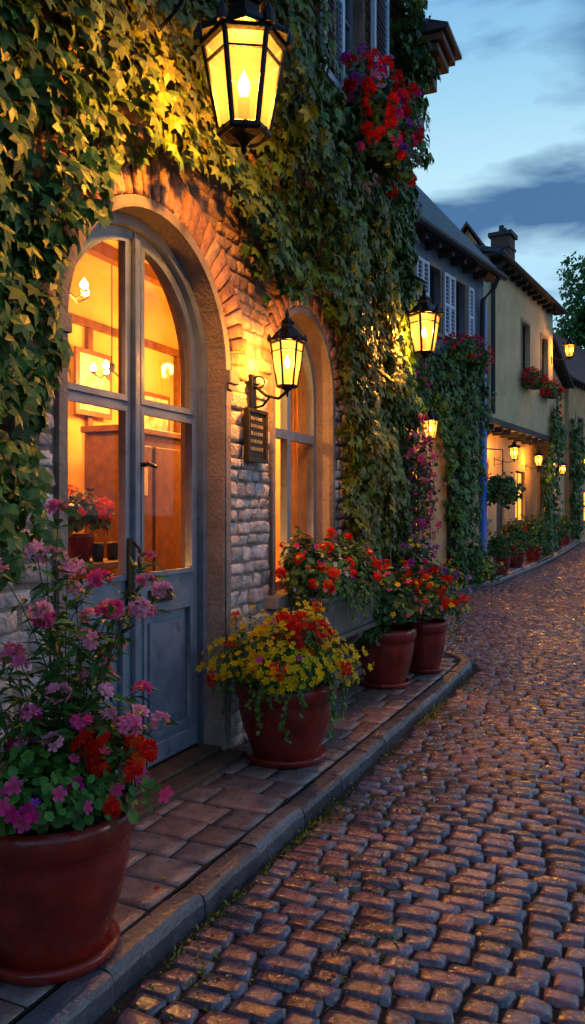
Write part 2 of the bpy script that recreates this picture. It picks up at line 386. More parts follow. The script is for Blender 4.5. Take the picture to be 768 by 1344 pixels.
def vouss(c,zs,r0,r1,n):
    for i in range(n):
        a0=math.pi*i/n+.006;a1=math.pi*(i+1)/n-.006;pr=.034+random.uniform(-.010,.012);j=lambda:random.uniform(-.008,.008)
        ri=r0+random.uniform(0,.006);ro=r1+random.uniform(-.02,.03)
        am=(a0+a1)/2; rm=(ri+ro)/2
        pts=[(ri,a0),(rm,a0),(ro,a0),(ro,am),(ro,a1),(rm,a1),(ri,a1),(ri,am)]
        o=[(c+r*math.cos(q)+j()*.4,0.0,zs+r*math.sin(q)+j()*.4) for r,q in pts]
        mid=[(c+(rm+(r-rm)*.97)*math.cos(am+(q-am)*.96),-pr*.75,zs+(rm+(r-rm)*.97)*math.sin(am+(q-am)*.96)) for r,q in pts]
        ii=[(c+(rm+(r-rm)*.82)*math.cos(am+(q-am)*.78)+j()*.5,-pr+j(),zs+(rm+(r-rm)*.82)*math.sin(am+(q-am)*.78)) for r,q in pts]
        cc=(c+rm*math.cos(am),-pr-.002+j(),zs+rm*math.sin(am))
        F=[]
        for k in range(8):
            F.append((k,(k+1)%8,8+(k+1)%8,8+k)); F.append((8+k,8+(k+1)%8,16+(k+1)%8,16+k)); F.append((16+k,16+(k+1)%8,24))
        a.add(o+mid+ii+[cc],F,0,np.array(random.choice([(.46,.23,.13),(.38,.18,.11),(.48,.30,.20)]))*random.uniform(.75,1.15))
vouss(DC,DZ,.80,1.03,34); vouss(WC,WZs,.61,.76,25)
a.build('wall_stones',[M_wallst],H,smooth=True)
slab('door_surround',band(DC,.80,.742,0,DZ),[],-.03,.02,M_trim,H)
slab('window_surround',band(WC,.61,.562,WS,WZs),[],-.03,.02,M_trim,H)
a=Acc()
for sx in (-1,1):
    u=DC+sx*.745; x0,x1=sorted((u,u+sx*.12)); box(a,x0-.01*(sx>0),x1,-.06,-.031,DZ-.05,DZ+.03); box(a,x0,x1-.01,-.045,-.032,DZ-.09,DZ-.051)
    u0,u1=sorted((DC+sx*.742,DC+sx*.728)); box(a,u0,u1,-.02,.13,0,DZ-.06); u0,u1=sorted((DC+sx*.742,DC+sx*.70)); box(a,u0,u1,-.04,.12,0,.22)
a.build('door_capitals',[M_trim],H,bevel=.006)
a=Acc(); box(a,WC-.68,WC+.68,-.10,.25,WS-.09,WS-.002); a.build('window_sill',[M_trim],H,bevel=.01)
a=Acc(); box(a,DC-.76,DC+.76,-.16,.34,-.02,.035); box(a,DC-.74,DC+.74,-.02,.2,.036,.06); a.build('door_threshold',[M_woodl],H,bevel=.008)
slab('door_frame',band(DC,.739,.68,.06,DZ),[],.10,.22,M_door,H)
def leafshape(m):
    f=(lambda p:(2*DC-p[0],p[1])) if m else (lambda p:p)
    def arcp(r,x_end,n=14):
        a1=math.acos(max(-1,min(1,(x_end-DC)/r))); return [(DC+r*math.cos(a1*i/n),DZ+r*math.sin(a1*i/n)) for i in range(n+1)]
    outer=[(DC+.006,.07),(DC+.676,.07)]+arcp(.676,DC+.006)
    g1=rect(DC+.075,DC+.606,1.15,2.05); g2=[(DC+.075,2.11),(DC+.606,2.11)]+arcp(.606,DC+.075)
    pn=rect(DC+.10,DC+.585,.24,.94)
    tr=lambda L:[f(p) for p in L]
    slab('door_leaf',tr(outer),[tr(g1),tr(g2),tr(pn)],.14,.185,M_door,H)
    def inset(L,d):
        cx=sum(p[0] for p in L)/len(L); cz=sum(p[1] for p in L)/len(L)
        w=max(p[0] for p in L)-min(p[0] for p in L); h=max(p[1] for p in L)-min(p[1] for p in L)
        return [(cx+(p[0]-cx)*(1-2*d/w),cz+(p[1]-cz)*(1-2*d/h)) for p in L]
    for g in (g1,g2,pn):
        slab('door_bead',tr(inset(g,-.014)),[tr(inset(g,.012))],.128,.152,M_door,H)
    slab('door_panel',tr(inset(pn,-.002)),[],.160,.178,M_door,H); slab('door_panel_field',tr(inset(pn,.07)),[],.148,.159,M_door,H)
    a=Acc()
    for g in (g1,g2):
        P=tr(inset(g,-.004)); a.add([(p[0],.163,p[1]) for p in P],[tuple(range(len(P)))])
    a.build('door_glass',[M_glass],H)
leafshape(False); leafshape(True)
a=Acc(); box(a,DC-.024,DC+.024,.108,.139,.07,2.98); box(a,DC-.60,DC+.60,.118,.139,.08,.19); a.build('door_astragal',[M_door],H,bevel=.006)
a=Acc()
box(a,DC+.14,DC+.37,.126,.139,.985,1.06); box(a,DC+.165,DC+.345,.118,.1255,1.0,1.045)
box(a,DC-.075,DC-.035,.118,.139,1.0,1.36); tube(a,[(DC-.055,.10,1.06),(DC-.055,.06,1.10),(DC-.055,.06,1.30),(DC-.055,.10,1.34)],.011)
tube(a,[(DC+.05,.139,1.76),(DC+.05,.09,1.76)],.012); tube(a,[(DC+.05,.09,1.76),(DC+.05,.08,1.765),(DC+.13,.08,1.75)],.011)
a.build('door_hardware',[M_bronze],H,bevel=.003)
slab('window_frame',arch(WC,.559,WS,WZs),[rect(WC-.50,WC-.03,WS+.06,2.06),rect(WC+.03,WC+.50,WS+.06,2.06),
   [(WC+.03,2.13),(WC+.50,2.13)]+[(WC+.50*math.cos(t),WZs+.50*math.sin(t)) for t in np.linspace(0,math.acos(.06),12)],
   [(WC-.50,2.13),(WC-.03,2.13)][::-1]+[(WC-.50*math.cos(t),WZs+.50*math.sin(t)) for t in np.linspace(0,math.acos(.06),12)]],.12,.18,M_door,H)
a=Acc(); P=arch(WC,.53,WS+.03,WZs); a.add([(p[0],.15,p[1]) for p in P],[tuple(range(len(P)))]); a.build('window_glass',[M_glass],H)
a=Acc()
for (u0,u1) in ((WC-.55,WC-.27),(WC+.33,WC+.55)):
    n=24;V=[];F=[]
    for i in range(n+1):
        u=u0+(u1-u0)*i/n; yy=.30+.025*math.sin(i*1.7); V+=[(u,yy,.95),(u+.02*math.sin(i),yy,3.1)]
    for i in range(n): F.append((2*i,2*i+2,2*i+3,2*i+1))
    a.add(V,F)
a.build('curtain',[pmat('curtain_cloth',(.75,.45,.14),.9,transl=.5)],H,smooth=True)
a=Acc()
def winrect(a,u0,u1,z0,z1,y,mf=0,mg=1,bars=1,fr=.05):
    box(a,u0,u0+fr,y,y+.06,z0,z1,mf); box(a,u1-fr,u1,y,y+.06,z0,z1,mf); box(a,u0+fr,u1-fr,y,y+.06,z0,z0+fr,mf); box(a,u0+fr,u1-fr,y,y+.06,z1-fr,z1,mf)
    um=(u0+u1)/2; box(a,um-fr*.4,um+fr*.4,y+.005,y+.05,z0+fr,z1-fr,mf)
    for k in range(bars):
        zb=z0+(z1-z0)*(k+1)/(bars+1); box(a,u0+fr,um-fr*.4,y+.01,y+.045,zb-.015,zb+.015,mf); box(a,um+fr*.4,u1-fr,y+.01,y+.045,zb-.015,zb+.015,mf)
    a.add([(u0+.01,y+.03,z0+.01),(u1-.01,y+.03,z0+.01),(u1-.01,y+.03,z1-.01),(u0+.01,y+.03,z1-.01)],[(0,1,2,3)],mg)
winrect(a,6.35,7.05,5.0,6.5,.10,0,1,2)
a.build('upper_window',[M_door,M_dglass],H)
def shutter(a,u0,u1,z0,z1,y,mi=0,n=26):
    f=.05; box(a,u0,u0+f,y-.04,y,z0,z1,mi); box(a,u1-f,u1,y-.04,y,z0,z1,mi)
    for zz in (z0,(z0+z1)/2-.03,z1-.06): box(a,u0+f,u1-f,y-.038,y-.002,zz,zz+.06,mi)
    for i in range(n):
        zz=z0+.07+(z1-z0-.14)*i/n
        a.add([(u0+f,y-.034,zz),(u1-f,y-.034,zz),(u1-f,y-.006,zz+.035),(u0+f,y-.006,zz+.035)],[(0,1,2,3)],mi)
a=Acc(); shutter(a,5.84,6.30,4.97,6.55,-.06); shutter(a,7.10,7.56,4.97,6.55,-.06); a.build('shutters',[M_white],H)
a=Acc(); box(a,6.28,7.12,-.12,.1,4.90,4.985); a.build('upper_sill',[M_trim],H,bevel=.01)
a=Acc(); box(a,8.1,8.4,.301,6,-.1,9.2); box(a,-3,-2.7,.301,6,-.1,9.2); box(a,-2.7,8.1,5.7,6,-.1,9.2); a.build('side_walls',[M_mortar],H)
a=Acc(); a.add([(-3.3,-.5,9.1),(8.8,-.5,9.1),(8.8,3,11.5),(-3.3,3,11.5),(-3.3,6.5,9.1),(8.8,6.5,9.1)],[(0,1,2,3),(3,2,5,4),(0,3,4),(1,5,2),(0,4,5,1)]); a.build('roof',[M_slate],H)
a=Acc(); 
box(a,8.25,8.75,-.42,.6,6.33,6.42,0); box(a,8.22,8.80,-.48,.6,6.425,6.50,0); box(a,8.33,8.70,-.30,.5,6.12,6.325,0); box(a,8.38,8.66,-.14,.4,5.9,6.118,0)
a.add([(8.18,-.54,6.51),(8.86,-.54,6.51),(8.86,.6,6.51),(8.18,.6,6.51),(8.18,-.54,6.56),(8.86,-.54,6.56),(8.86,.6,7.0),(8.18,.6,7.0)],BOXF,1)
a.build('eave_return',[pmat('brown_eave',(.10,.045,.03),.6),M_slate],H,bevel=.01)
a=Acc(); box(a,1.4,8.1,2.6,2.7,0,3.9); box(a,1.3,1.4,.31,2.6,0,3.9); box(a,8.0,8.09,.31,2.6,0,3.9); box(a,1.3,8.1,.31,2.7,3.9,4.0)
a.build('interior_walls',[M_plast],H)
a=Acc(); box(a,1.3,8.1,.31,2.7,-.05,.03); a.build('interior_floor',[M_wood],H)
a=Acc(); box(a,1.4,8.0,2.56,2.599,3.3,3.38); box(a,1.4,8.0,2.57,2.599,.9,.98); box(a,1.4,8.0,2.58,2.599,.0,.9)
for u in np.arange(1.5,8,1.6): box(a,u,u+.07,2.55,2.598,.99,3.29)
for d in np.arange(.5,2.5,.5): box(a,1.4,8.0,d,d+.1,3.78,3.898)
a.build('interior_panelling',[M_wood],H)
# ------------------------------------------------------------------ interior objects
def W(u,d,z): return (-d,u,z)
M_paper=pmat('paper',(.6,.55,.45),.8)
e=empty('display_cabinet',W(6.25,1.75,0),R90); a=Acc()
box(a,-.50,.45,0,.4,.0,2.2); box(a,-.46,-.08,-.02,-.002,.1,2.1); box(a,-.02,.40,-.02,-.002,.1,2.1); box(a,-.55,.5,-.04,.42,2.201,2.26); a.build('cabinet_body',[M_wood],e,bevel=.01)
a=Acc(); box(a,-.38,-.16,-.03,-.021,1.65,1.9); a.build('notice',[M_paper],e)
e=empty('wall_shelf',W(5.1,2.36,0),R90); a=Acc()
for zz in (1.25,1.65): box(a,-.55,.45,-.15,.18,zz,zz+.03)
for u in (-.5,.38): box(a,u,u+.03,-.10,.18,1.10,1.249)
a.build('shelf',[M_wood],e); a=Acc()
for zz in (1.281,1.681):
    u=-.50
    while u<.38:
        if random.random()<.6: lathe(a,[(.03,0),(.035,.02),(.035,.12),(.012,.17),(.012,.22)],10,(u+.03,0,zz),random.randrange(3)); u+=.09
        else:
            w=random.uniform(.02,.045); box(a,u,u+w,-.08,.08,zz,zz+random.uniform(.16,.24),random.randrange(3)); u+=w+.003
a.build('bottles_and_books',[M_bronze,pmat('cloth_binding',(.35,.06,.03),.7),M_paper],e)
e=empty('side_table',W(3.75,.72,0),R90); a=Acc()
box(a,-.6,.5,-.2,.2,1.16,1.2); 
for u in (-.56,.46):
    for v in (-.16,.16): box(a,u-.025,u+.025,v-.025,v+.025,.03,1.158)
box(a,-.55,.45,-.17,.17,.55,.58); a.build('table',[M_wood],e,bevel=.006)
a=Acc()
for u in (-.35,-.12,.2,.36): lathe(a,[(.03,0),(.045,.05),(.045,.1),(.02,.14),(.02,.17)],12,(u,0,.581))
for u in (.25,.40,-.3,-.45): lathe(a,[(.03,0),(.04,.03),(.04,.10),(.035,.11)],12,(u,-.05,1.201))
a.build('jars',[M_bronze],e,smooth=True)
M_print=pmat('print',(.6,.45,.25),.8,var=.7,scale=12)
def picture(u,z,w,h,d=2.545):
    e=empty('picture_frame',W(u,d,z),R90); a=Acc()
    box(a,-w,w,-.03,-.002,-h,h,0); box(a,-w+.05,w-.05,-.036,-.031,-h+.05,h-.05,1); a.build('frame',[M_wood,M_print],e,bevel=.005)
picture(6.35,2.75,.28,.32); picture(7.4,2.5,.3,.3)
def point(name,loc,power,parent,col=(1,.55,.2),r=.05):
    l=bpy.data.lights.new(name,'POINT'); l.energy=power; l.color=col; l.shadow_soft_size=r
    o=bpy.data.objects.new(name,l); link(o,parent); o.location=loc; return o
def pendant(u,d,z,p):
    e=empty('pendant_lamp',W(u,d,z)); a=Acc()
    tube(a,[(0,0,.08),(0,0,3.9-z)],.006,6)
    lathe(a,[(.02,.10),(.035,.07),(.02,.02),(.0,.0)],12)
    a2=Acc()
    for k in range(5):
        an=k*2*math.pi/5; x,y=.17*math.cos(an),.17*math.sin(an)
        tube(a,[(0,0,.04),(x*.6,y*.6,-.04),(x,y,0)],.006,6); lathe(a,[(.01,0),(.03,.01),(.03,.015),(0.005,.015)],10,(x,y,0)); lathe(a2,[(.005,.02),(.028,.035),(.03,.06),(.004,.10)],10,(x,y,0))
    a.build('fixture',[M_bronze],e); a2.build('bulbs',[M_bulb],e,smooth=True)
    point('pendant_light',(0,0,-.16),p,e,(1,.45,.085),.12)
pendant(4.7,1.5,3.1,175); pendant(7.1,1.4,2.95,190); pendant(6.2,2.2,2.8,30)
# ------------------------------------------------------------------ lanterns
def lantern(name,loc,w,h,power,mount,n=6):
    e=empty(name,loc); a=Acc(); zb=-.30*h; zt=.26*h; rb,rt=.29*w,.48*w
    P=lambda r,k,z:(r*math.cos(2*math.pi*(k+.5)/n),r*math.sin(2*math.pi*(k+.5)/n),z)
    b=.016*w/.3*.9
    for k in range(n):
        tube(a,[P(rb,k,zb),P(rt,k,zt)],b*.75,6); tube(a,[P(rb,k,zb),P(rb,k+1,zb)],b,6); tube(a,[P(rt,k,zt),P(rt,k+1,zt)],b,6)
        rm=rb+(rt-rb)*.80; zm=zb+(zt-zb)*.80; tube(a,[P(rm,k,zm),P(rm,k+1,zm)],b*.45,5)
        lathe(a,[(.0,0),(b*1.3,.0),(b*1.6,b*2),(b*.6,b*4),(0,b*5.5)],8,P(rt*1.1,k,zt+.01*h))
    lathe(a,[(rt*1.18,zt+.005*h),(rt*1.22,zt+.03*h),(rt*.95,zt+.09*h),(rt*.55,zt+.17*h),(rt*.42,zt+.19*h),(rt*.42,zt+.24*h),(rt*.5,zt+.25*h),(rt*.2,zt+.31*h),(rt*.1,zt+.34*h),(rt*.16,zt+.36*h),(rt*.1,zt+.39*h),(.004,zt+.45*h)],n*1,(0,0,0))
    lathe(a,[(.004,zb-.14*h),(rb*.15,zb-.11*h),(rb*.10,zb-.09*h),(rb*.25,zb-.06*h),(rb*.6,zb-.03*h),(rb*1.08,zb-.005*h),(rb*1.08,zb+.012*h)],n)
    lathe(a,[(.02*w/.3,zb+.01),(.022*w/.3,-.08*h),(.012,-.075*h)],10)
    m=mount
    if m[0]=='arm_low':
        L=m[1]; z0=zb-.06*h
        tube(a,[(0,0,z0),(-L*.25,0,z0-.045),(-L*.6,0,z0-.02),(-L*.85,0,z0+.03),(-L,0,z0+.04)],.011,8)
        tube(a,[(-L,0,z0-.10),(-L*.7,0,z0-.085),(-L*.5,0,z0-.03)],.008,8)
        box(a,-L-.012,-L+.012,-.035,.035,z0-.14,z0+.12)
        tube(a,[(-L*.85+.05*math.cos(t)*(1-t/9),0,z0+.075+.04*math.sin(t)*(1-t/9)) for t in np.linspace(-1.5,5.5,18)],.006,6)
    if m[0]=='hang':
        L=m[1]; z0=zt+.45*h+.05
        tube(a,[(0,0,zt+.43*h),(0,0,z0)],.008,6)
        tube(a,[(-L*(1-t),0,z0+.10*math.sin(t*math.pi)*1.0+ -.06*(1-t)) for t in np.linspace(0,1,12)],.014,8)
        tube(a,[(-L,0,z0-.3),(-L*.6,0,z0-.12),(-L*.35,0,z0+.06)],.010,8)
        box(a,-L-.012,-L+.012,-.04,.04,z0-.38,z0+.06)
    a.build('lantern_frame',[M_iron],e,bevel=0)
    a=Acc()
    for k in range(n):
        q=.985; a.add([P(rb*q,k,zb),P(rb*q,k+1,zb),P(rt*q,k+1,zt),P(rt*q,k,zt)],[(0,1,2,3)])
    a.build('lantern_panes',[M_pane],e)
    a=Acc(); sc=h; lathe(a,[(.004,-.075*sc),(.028*sc,-.05*sc),(.042*sc,0),(.03*sc,.05*sc),(.012*sc,.085*sc),(.002,.11*sc)],14); a.build('lantern_bulb',[M_bulb],e,smooth=True)
    point('lantern_light',(0,0,.03*h),power,e,(1,.48,.075),.05)
    return e
lantern('hanging_lantern',(.66,3.38,3.52),.40,.74,620,('hang',.64))
lantern('wall_lantern',(.29,4.70,2.46),.22,.50,190,('arm_low',.25))
lantern('wall_lantern',(.36,7.90,3.30),.34,.66,560,('hang',.34))
e=empty('wall_plaque',(0.03,4.72,2.0),R90); a=Acc()
box(a,-.13,.13,-.03,0,-.17,.17,0); box(a,-.145,.145,-.045,-.02,.15,.175,0); box(a,-.145,.145,-.045,-.02,-.175,-.15,0); box(a,-.145,-.12,-.045,-.02,-.149,.149,0); box(a,.12,.145,-.045,-.02,-.149,.149,0)
for i in range(5):
    x=-.09
    while x<.08:
        w=random.uniform(.012,.03); box(a,x,min(x+w,.09),-.035,-.0305,.10-.05*i,.124-.05*i,1); x+=w+.009
a.build('plaque',[M_bronze,pmat('brass_lettering',(.4,.28,.1),.5,metal=.4)],e,bevel=.004)
# ------------------------------------------------------------------ ivy
def ivy(name,parent,poly,dens,size,thick,colf,seed,strands=0,offs=0.03):
    P=np.array(poly); x0,z0=P.min(0);x1,z1=P.max(0); N=int((x1-x0)*(z1-z0)*dens)
    u=rng.uniform(x0,x1,N);z=rng.uniform(z0,z1,N)
    e=.10*vnoise(u,z,7,seed)+.05*vnoise(u,z,19,seed+1)
    k=inpoly(u+e,z+1.2*e,poly); u=u[k];z=z[k];N=len(u)
    cl=vnoise(u,z,5.5,seed+2)
    t=thick(u,z)*(.75+.6*cl+.3*vnoise(u,z,14,seed+3)); t=np.maximum(t,.04)
    d=t*rng.uniform(0,1,N)**.45
    pos=np.stack([u,-(offs+d),z],-1)
    if strands:
        S_=[]
        for _ in range(strands):
            i=random.randrange(N); 
            L=random.uniform(.1,.35); m=int(L/.035)
            sx=random.uniform(-.08,.08)
            for q in range(m): S_.append((u[i]+sx*q/m+random.uniform(-.03,.03),-(offs+t[i]*1.05)-random.uniform(0,.03),z[i]-q*.035))
        S_=np.array(S_)
        kk=inpoly(S_[:,0]-.0,S_[:,2]+.18,poly)
        pos=np.concatenate([pos,S_[kk]]); 
    N=len(pos)
    nr=np.stack([rng.normal(0,.42,N),-np.ones(N),rng.normal(.35,.38,N)],-1)
    R=frames(nr,np.array([[0,0,-1.0]])*np.ones((N,1))+rng.normal(0,.15,(N,3)),rng.normal(0,.45,N))
    sc=size*rng.uniform(.5,1.28,N)
    col=colf(pos[:,0],pos[:,2])*rng.uniform(.45,1.55,(N,1))
    a=Acc(); scatter(a,LEAF,LEAFF,pos,R,sc,col)
    for _ in range(int((x1-x0)*5)):
        i=random.randrange(len(u)); p=[u[i],z[i]]; pts=[]
        for q in range(9): pts.append((p[0],-offs-.02,p[1])); p=[p[0]+random.uniform(-.08,.08),p[1]-random.uniform(.05,.16)]
        if inpoly(np.array([pts[-1][0]]),np.array([pts[-1][2]]),poly)[0]: tube(a,pts,.007,5,1)
    return a.build(name,[M_leaf,M_bark],parent)
def thick_main(u,z):
    t=.16+.10*np.clip((z-3.1)/1.2,0,1)
    t=np.where(u<2.9,.13+.10*np.clip((z-2.6)/.8,0,1),t)
    t=np.where((u>3.0)&(u<4.5),.20,t)
    t=np.where((u>4.5)&(u<6.2),.26+.14*np.clip((z-3.3),0,1),t)
    t=np.where(u>6.2,.21-.09*np.clip((u-7.4),0,1),t)
    t=np.where((u>7.5)&(z>5.2),.32,t)
    return t
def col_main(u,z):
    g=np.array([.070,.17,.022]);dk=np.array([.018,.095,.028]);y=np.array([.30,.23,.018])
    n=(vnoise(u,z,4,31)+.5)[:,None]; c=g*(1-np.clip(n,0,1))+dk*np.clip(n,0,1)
    w=np.exp(-((u-7.0)/.75)**2-((z-2.4)/1.5)**2)*.8 + np.exp(-((u-3.6)/1.1)**2-((z-3.9)/.6)**2)*.5+ rng.uniform(0,.15,len(u))  # autumn yellow on the column; painted lamp glow around the hanging lantern
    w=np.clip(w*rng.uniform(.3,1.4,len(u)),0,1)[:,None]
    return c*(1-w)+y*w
poly=[(0.2,.9),(2.3,1.1),(2.60,1.4),(2.70,2.0),(2.74,2.55),(2.92,2.95),(3.15,3.2),(3.6,3.42),(4.05,3.46),(4.34,3.28),(4.6,3.10),(5.0,2.98),(5.3,3.16),(5.65,3.28),(6.05,3.12),(6.28,2.8),(6.32,1.6),(6.42,.75),(7.0,.55),(8.0,.55),(8.45,.9),(8.5,7.4),(7.66,7.4),(7.62,4.9),(7.3,4.5),(6.6,4.35),(5.9,4.55),(5.70,4.9),(5.4,5.0),(5.2,5.2),(5.0,7.4),(.2,7.4)]
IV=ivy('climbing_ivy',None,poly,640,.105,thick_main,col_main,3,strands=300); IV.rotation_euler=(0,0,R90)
# ------------------------------------------------------------------ pots & flowers
def pot_mesh(e,r,h,sc=True):
    a=Acc(); b=.68*r
    if sc: lathe(a,[(b*1.02,0),(b*1.18,.004),(b*1.24,.035),(b*1.20,.045),(b*1.08,.04),(b*.9,.03)],40)
    lathe(a,[(b*.98,.031),(b*1.02,.06),(r*.86,h*.38),(r*.95,h*.62),(r*.965,h*.72),(r*.955,h*.78),(r*.99,h*.80),(r*1.03,h*.83),(r*1.05,h*.90),(r*1.05,h*.95),(r*1.02,h),(r*.94,h*.995),(r*.9,h*.96),(r*.88,h*.85)],48,cap=False)
    a.build('pot',[M_pot],e,smooth=True)
    a=Acc(); lathe(a,[(r*.9,h*.9),(r*.4,h*.93),(.001,h*.94)],24,cap=False); a.build('soil',[M_soil],e)
RED=(.92,.014,.006);ORG=(.95,.10,.006);YEL=(.97,.70,.008);PNK=(.95,.08,.36);LPK=(.97,.40,.62);MAG=(.92,.015,.32);WHT=(.88,.85,.84);PUR=(.42,.05,.66);LAV=(.55,.32,.86)
def bush(e,c,rx,ry,rz,nleaf,ll,flowers,lc=(.05,.12,.025),trail=0,T=(OV,OVF),name='flowers',low=-.35,trail_len=.3,front=None):
    a=Acc(); c=np.array(c)
    d=nrmz(rng.normal(0,1,(nleaf*2,3))); d=d[d[:,2]>low][:nleaf]; n=len(d)
    lump=1+.16*np.sin(d[:,0]*7+c[0]*9)+.14*np.sin(d[:,1]*8+1+c[1])+.1*np.sin(d[:,2]*9)
    pos=c+d*np.array([rx,ry,rz])*(rng.uniform(.15,1,n)**.45*lump)[:,None]
    R=frames(d+rng.normal(0,.5,(n,3))+[0,0,.5],d+rng.normal(0,.6,(n,3)),rng.normal(0,.4,n))
    scatter(a,T[0],T[1],pos,R,ll*rng.uniform(.6,1.3,n),np.array(lc)*1.5*rng.uniform(.4,1.6,(n,1)),0)
    for i in range(min(60,nleaf//10)):
        q=pos[i]; tube(a,[tuple(c+(q-c)*np.array([.15,.15,-.1])),tuple(c+(q-c)*.6+np.array([0,0,.02])),tuple(q)],.0025,4,1)
    for (col,cnt,size,cl) in flowers:
        dd=nrmz(rng.normal(0,1,(cnt*4,3))); dd=dd[dd[:,2]>low+.15][:cnt]; m=len(dd)
        lump=1+.16*np.sin(dd[:,0]*7+c[0]*9)+.14*np.sin(dd[:,1]*8+1+c[1])+.1*np.sin(dd[:,2]*9)
        fp=c+dd*np.array([rx,ry,rz])*(rng.uniform(.98,1.18,m)*lump)[:,None]
        if cl<=1:
            R=frames(dd+rng.normal(0,.35,(m,3))+[.1,-.15,.2],rng.normal(0,1,(m,3)),rng.uniform(0,6,m))
            scatter(a,FL,FLF,fp,R,size*rng.uniform(.7,1.2,m),np.array(col)*rng.uniform(.7,1.02,(m,1)),2,FTC)
        else:
            o=nrmz(rng.normal(0,1,(m,cl,3))+dd[:,None,:]*.8); R0=size*1.25*rng.uniform(.7,1.2,(m,1,1))
            pp=(fp[:,None,:]+o*R0).reshape(-1,3); on=o.reshape(-1,3); K=len(pp)
            scatter(a,FL,FLF,pp,frames(on+rng.normal(0,.25,(K,3)),rng.normal(0,1,(K,3)),rng.uniform(0,6,K)),size*.66*rng.uniform(.8,1.2,K),np.array(col)*rng.uniform(.65,1.05,(K,1)),2,FTC)
            for q in fp: tube(a,[tuple(q-np.array([0,0,.09])),tuple(q)],.003,4,1)
    for _ in range(trail):
        if front is None: an=random.uniform(0,6.28)
        else: an=front+random.gauss(0,.7)
        L=random.uniform(.4,1)*trail_len; m=int(L/.018); p=np.array([c[0]+rx*.82*math.cos(an),c[1]+ry*.82*math.sin(an),c[2]])
        pts=[]
        for q in range(m):
            f=q/max(1,m-1); off=min(1,f*3)*.2
            pts.append((p[0]+rx*off*math.cos(an)+.012*math.sin(q*.7+an*5),p[1]+ry*off*math.sin(an),p[2]+.03*math.sin(min(1,f*3)*3.14)-L*max(0,f-.1)))
        tube(a,pts,.002,4,1); pts=np.array(pts); pts=np.repeat(pts,2,0)+rng.normal(0,.008,(len(pts)*2,3)); K=len(pts)
        R=frames(np.array([math.cos(an),math.sin(an),.4])+rng.normal(0,.4,(K,3)),rng.normal(0,.6,(K,3))+[0,0,-1],rng.normal(0,.9,K))
        scatter(a,OV,OVF,pts,R,rng.uniform(.018,.032,K),np.array([.11,.20,.03])*rng.uniform(.5,1.5,(K,1)),0)
    return a.build(name,[M_leaf,M_stem,M_petal],e)
e=empty('flower_pot',(.39,4.46,0)); pot_mesh(e,.30,.47)
bush(e,(0,-.02,.56),.37,.37,.28,3300,.042,[(YEL,640,.022,1),(RED,16,.028,16),(ORG,6,.022,12),(PNK,20,.018,1),(YEL,80,.014,1)],(.065,.15,.022),trail=12,T=(SLEAF,SLEAFF),low=-.36,trail_len=.40,front=-1.1)
bush(e,(.14,-.14,.76),.14,.12,.09,120,.04,[(RED,9,.028,16)],name='geranium',low=-.2)
e=empty('flower_pot',(.33,6.68,0)); pot_mesh(e,.26,.50)
bush(e,(0,0,.64),.36,.36,.30,1700,.06,[(PNK,35,.024,1),(YEL,60,.024,1),(RED,7,.024,12)],(.035,.08,.022),low=-.15)
e=empty('flower_pot',(.50,7.40,0)); pot_mesh(e,.20,.48)
bush(e,(0,0,.60),.31,.31,.26,1400,.05,[(RED,36,.031,14),(ORG,10,.026,12),(YEL,80,.026,1)],(.045,.10,.025),trail=8,low=-.2)
e=empty('flower_pot',(.55,2.17,0)); pot_mesh(e,.27,.50)
bush(e,(0,0,.55),.30,.30,.20,1900,.040,[(MAG,40,.030,1),(PNK,40,.029,1),(RED,8,.026,16),(PUR,4,.022,1)],(.055,.14,.022),low=-.15)
bush(e,(.18,.10,.66),.10,.09,.05,60,.04,[(RED,14,.028,18),(ORG,4,.024,14)],name='geranium',low=-.2)
a=Acc()
for i in range(42):
    an=random.uniform(0,6.28); rr=random.uniform(.06,.36); hh=random.uniform(.35,1.04)*(1.1-rr*.7)
    if i%3==0: an=random.uniform(-.5,1.6); rr=random.uniform(.2,.42)
    ex,ey=rr*math.cos(an),rr*math.sin(an); b=(random.uniform(-.1,.1),random.uniform(-.1,.1),.45)
    pts=[]
    for k in range(10):
        f=k/9; pts.append((b[0]+(ex-b[0])*f**1.7,b[1]+(ey-b[1])*f**1.7,b[2]+hh*(1-(1-f)**1.25)-.06*rr*f**3))
    tube(a,pts,[.004-.0025*k/9 for k in range(10)],5,1)
    P=np.array(pts); Q=np.repeat(P[2:],4,0)+rng.normal(0,.006,(32,3)); K=len(Q); dr=rng.normal(0,1,(K,3)); dr[:,2]=rng.normal(.15,.3,K)
    scatter(a,SLEAF*np.array([.65,1,1]),SLEAFF,Q,frames(np.array([0,0,1.])+rng.normal(0,.4,(K,3)),dr,np.zeros(K)),rng.uniform(.05,.105,K),np.array([.05,.15,.028])*rng.uniform(.5,1.5,(K,1)),0)
    heads=[P[-1]]+([P[random.randrange(5,9)]+np.array([random.uniform(-.05,.05),random.uniform(-.05,.05),.03])] if random.random()<.3 else [])
    for hd in heads:
        m=random.choice([4,6,8,13]); o=nrmz(rng.normal(0,1,(m,3))+[.2,-.3,.5]); pp=hd+o*np.array([.034,.034,.022])*(m/12)**.5
        c0=np.array(random.choice([LPK,PNK,LPK,(.97,.20,.50)]))
        scatter(a,FL,FLF,pp,frames(o+rng.normal(0,.3,(m,3)),rng.normal(0,1,(m,3)),rng.uniform(0,6,m)),rng.uniform(.018,.026,m),c0*rng.uniform(.8,1.02,(m,1)),2,FTC)
a.build('phlox',[M_leaf,M_stem,M_petal],e)
e=empty('window_planter',(.0,5.68,0),R90); a=Acc()
box(a,-.52,.66,-.36,-.04,.60,.86); box(a,-.55,.69,-.39,-.037,.861,.90); box(a,-.54,.68,-.38,-.038,.56,.599)
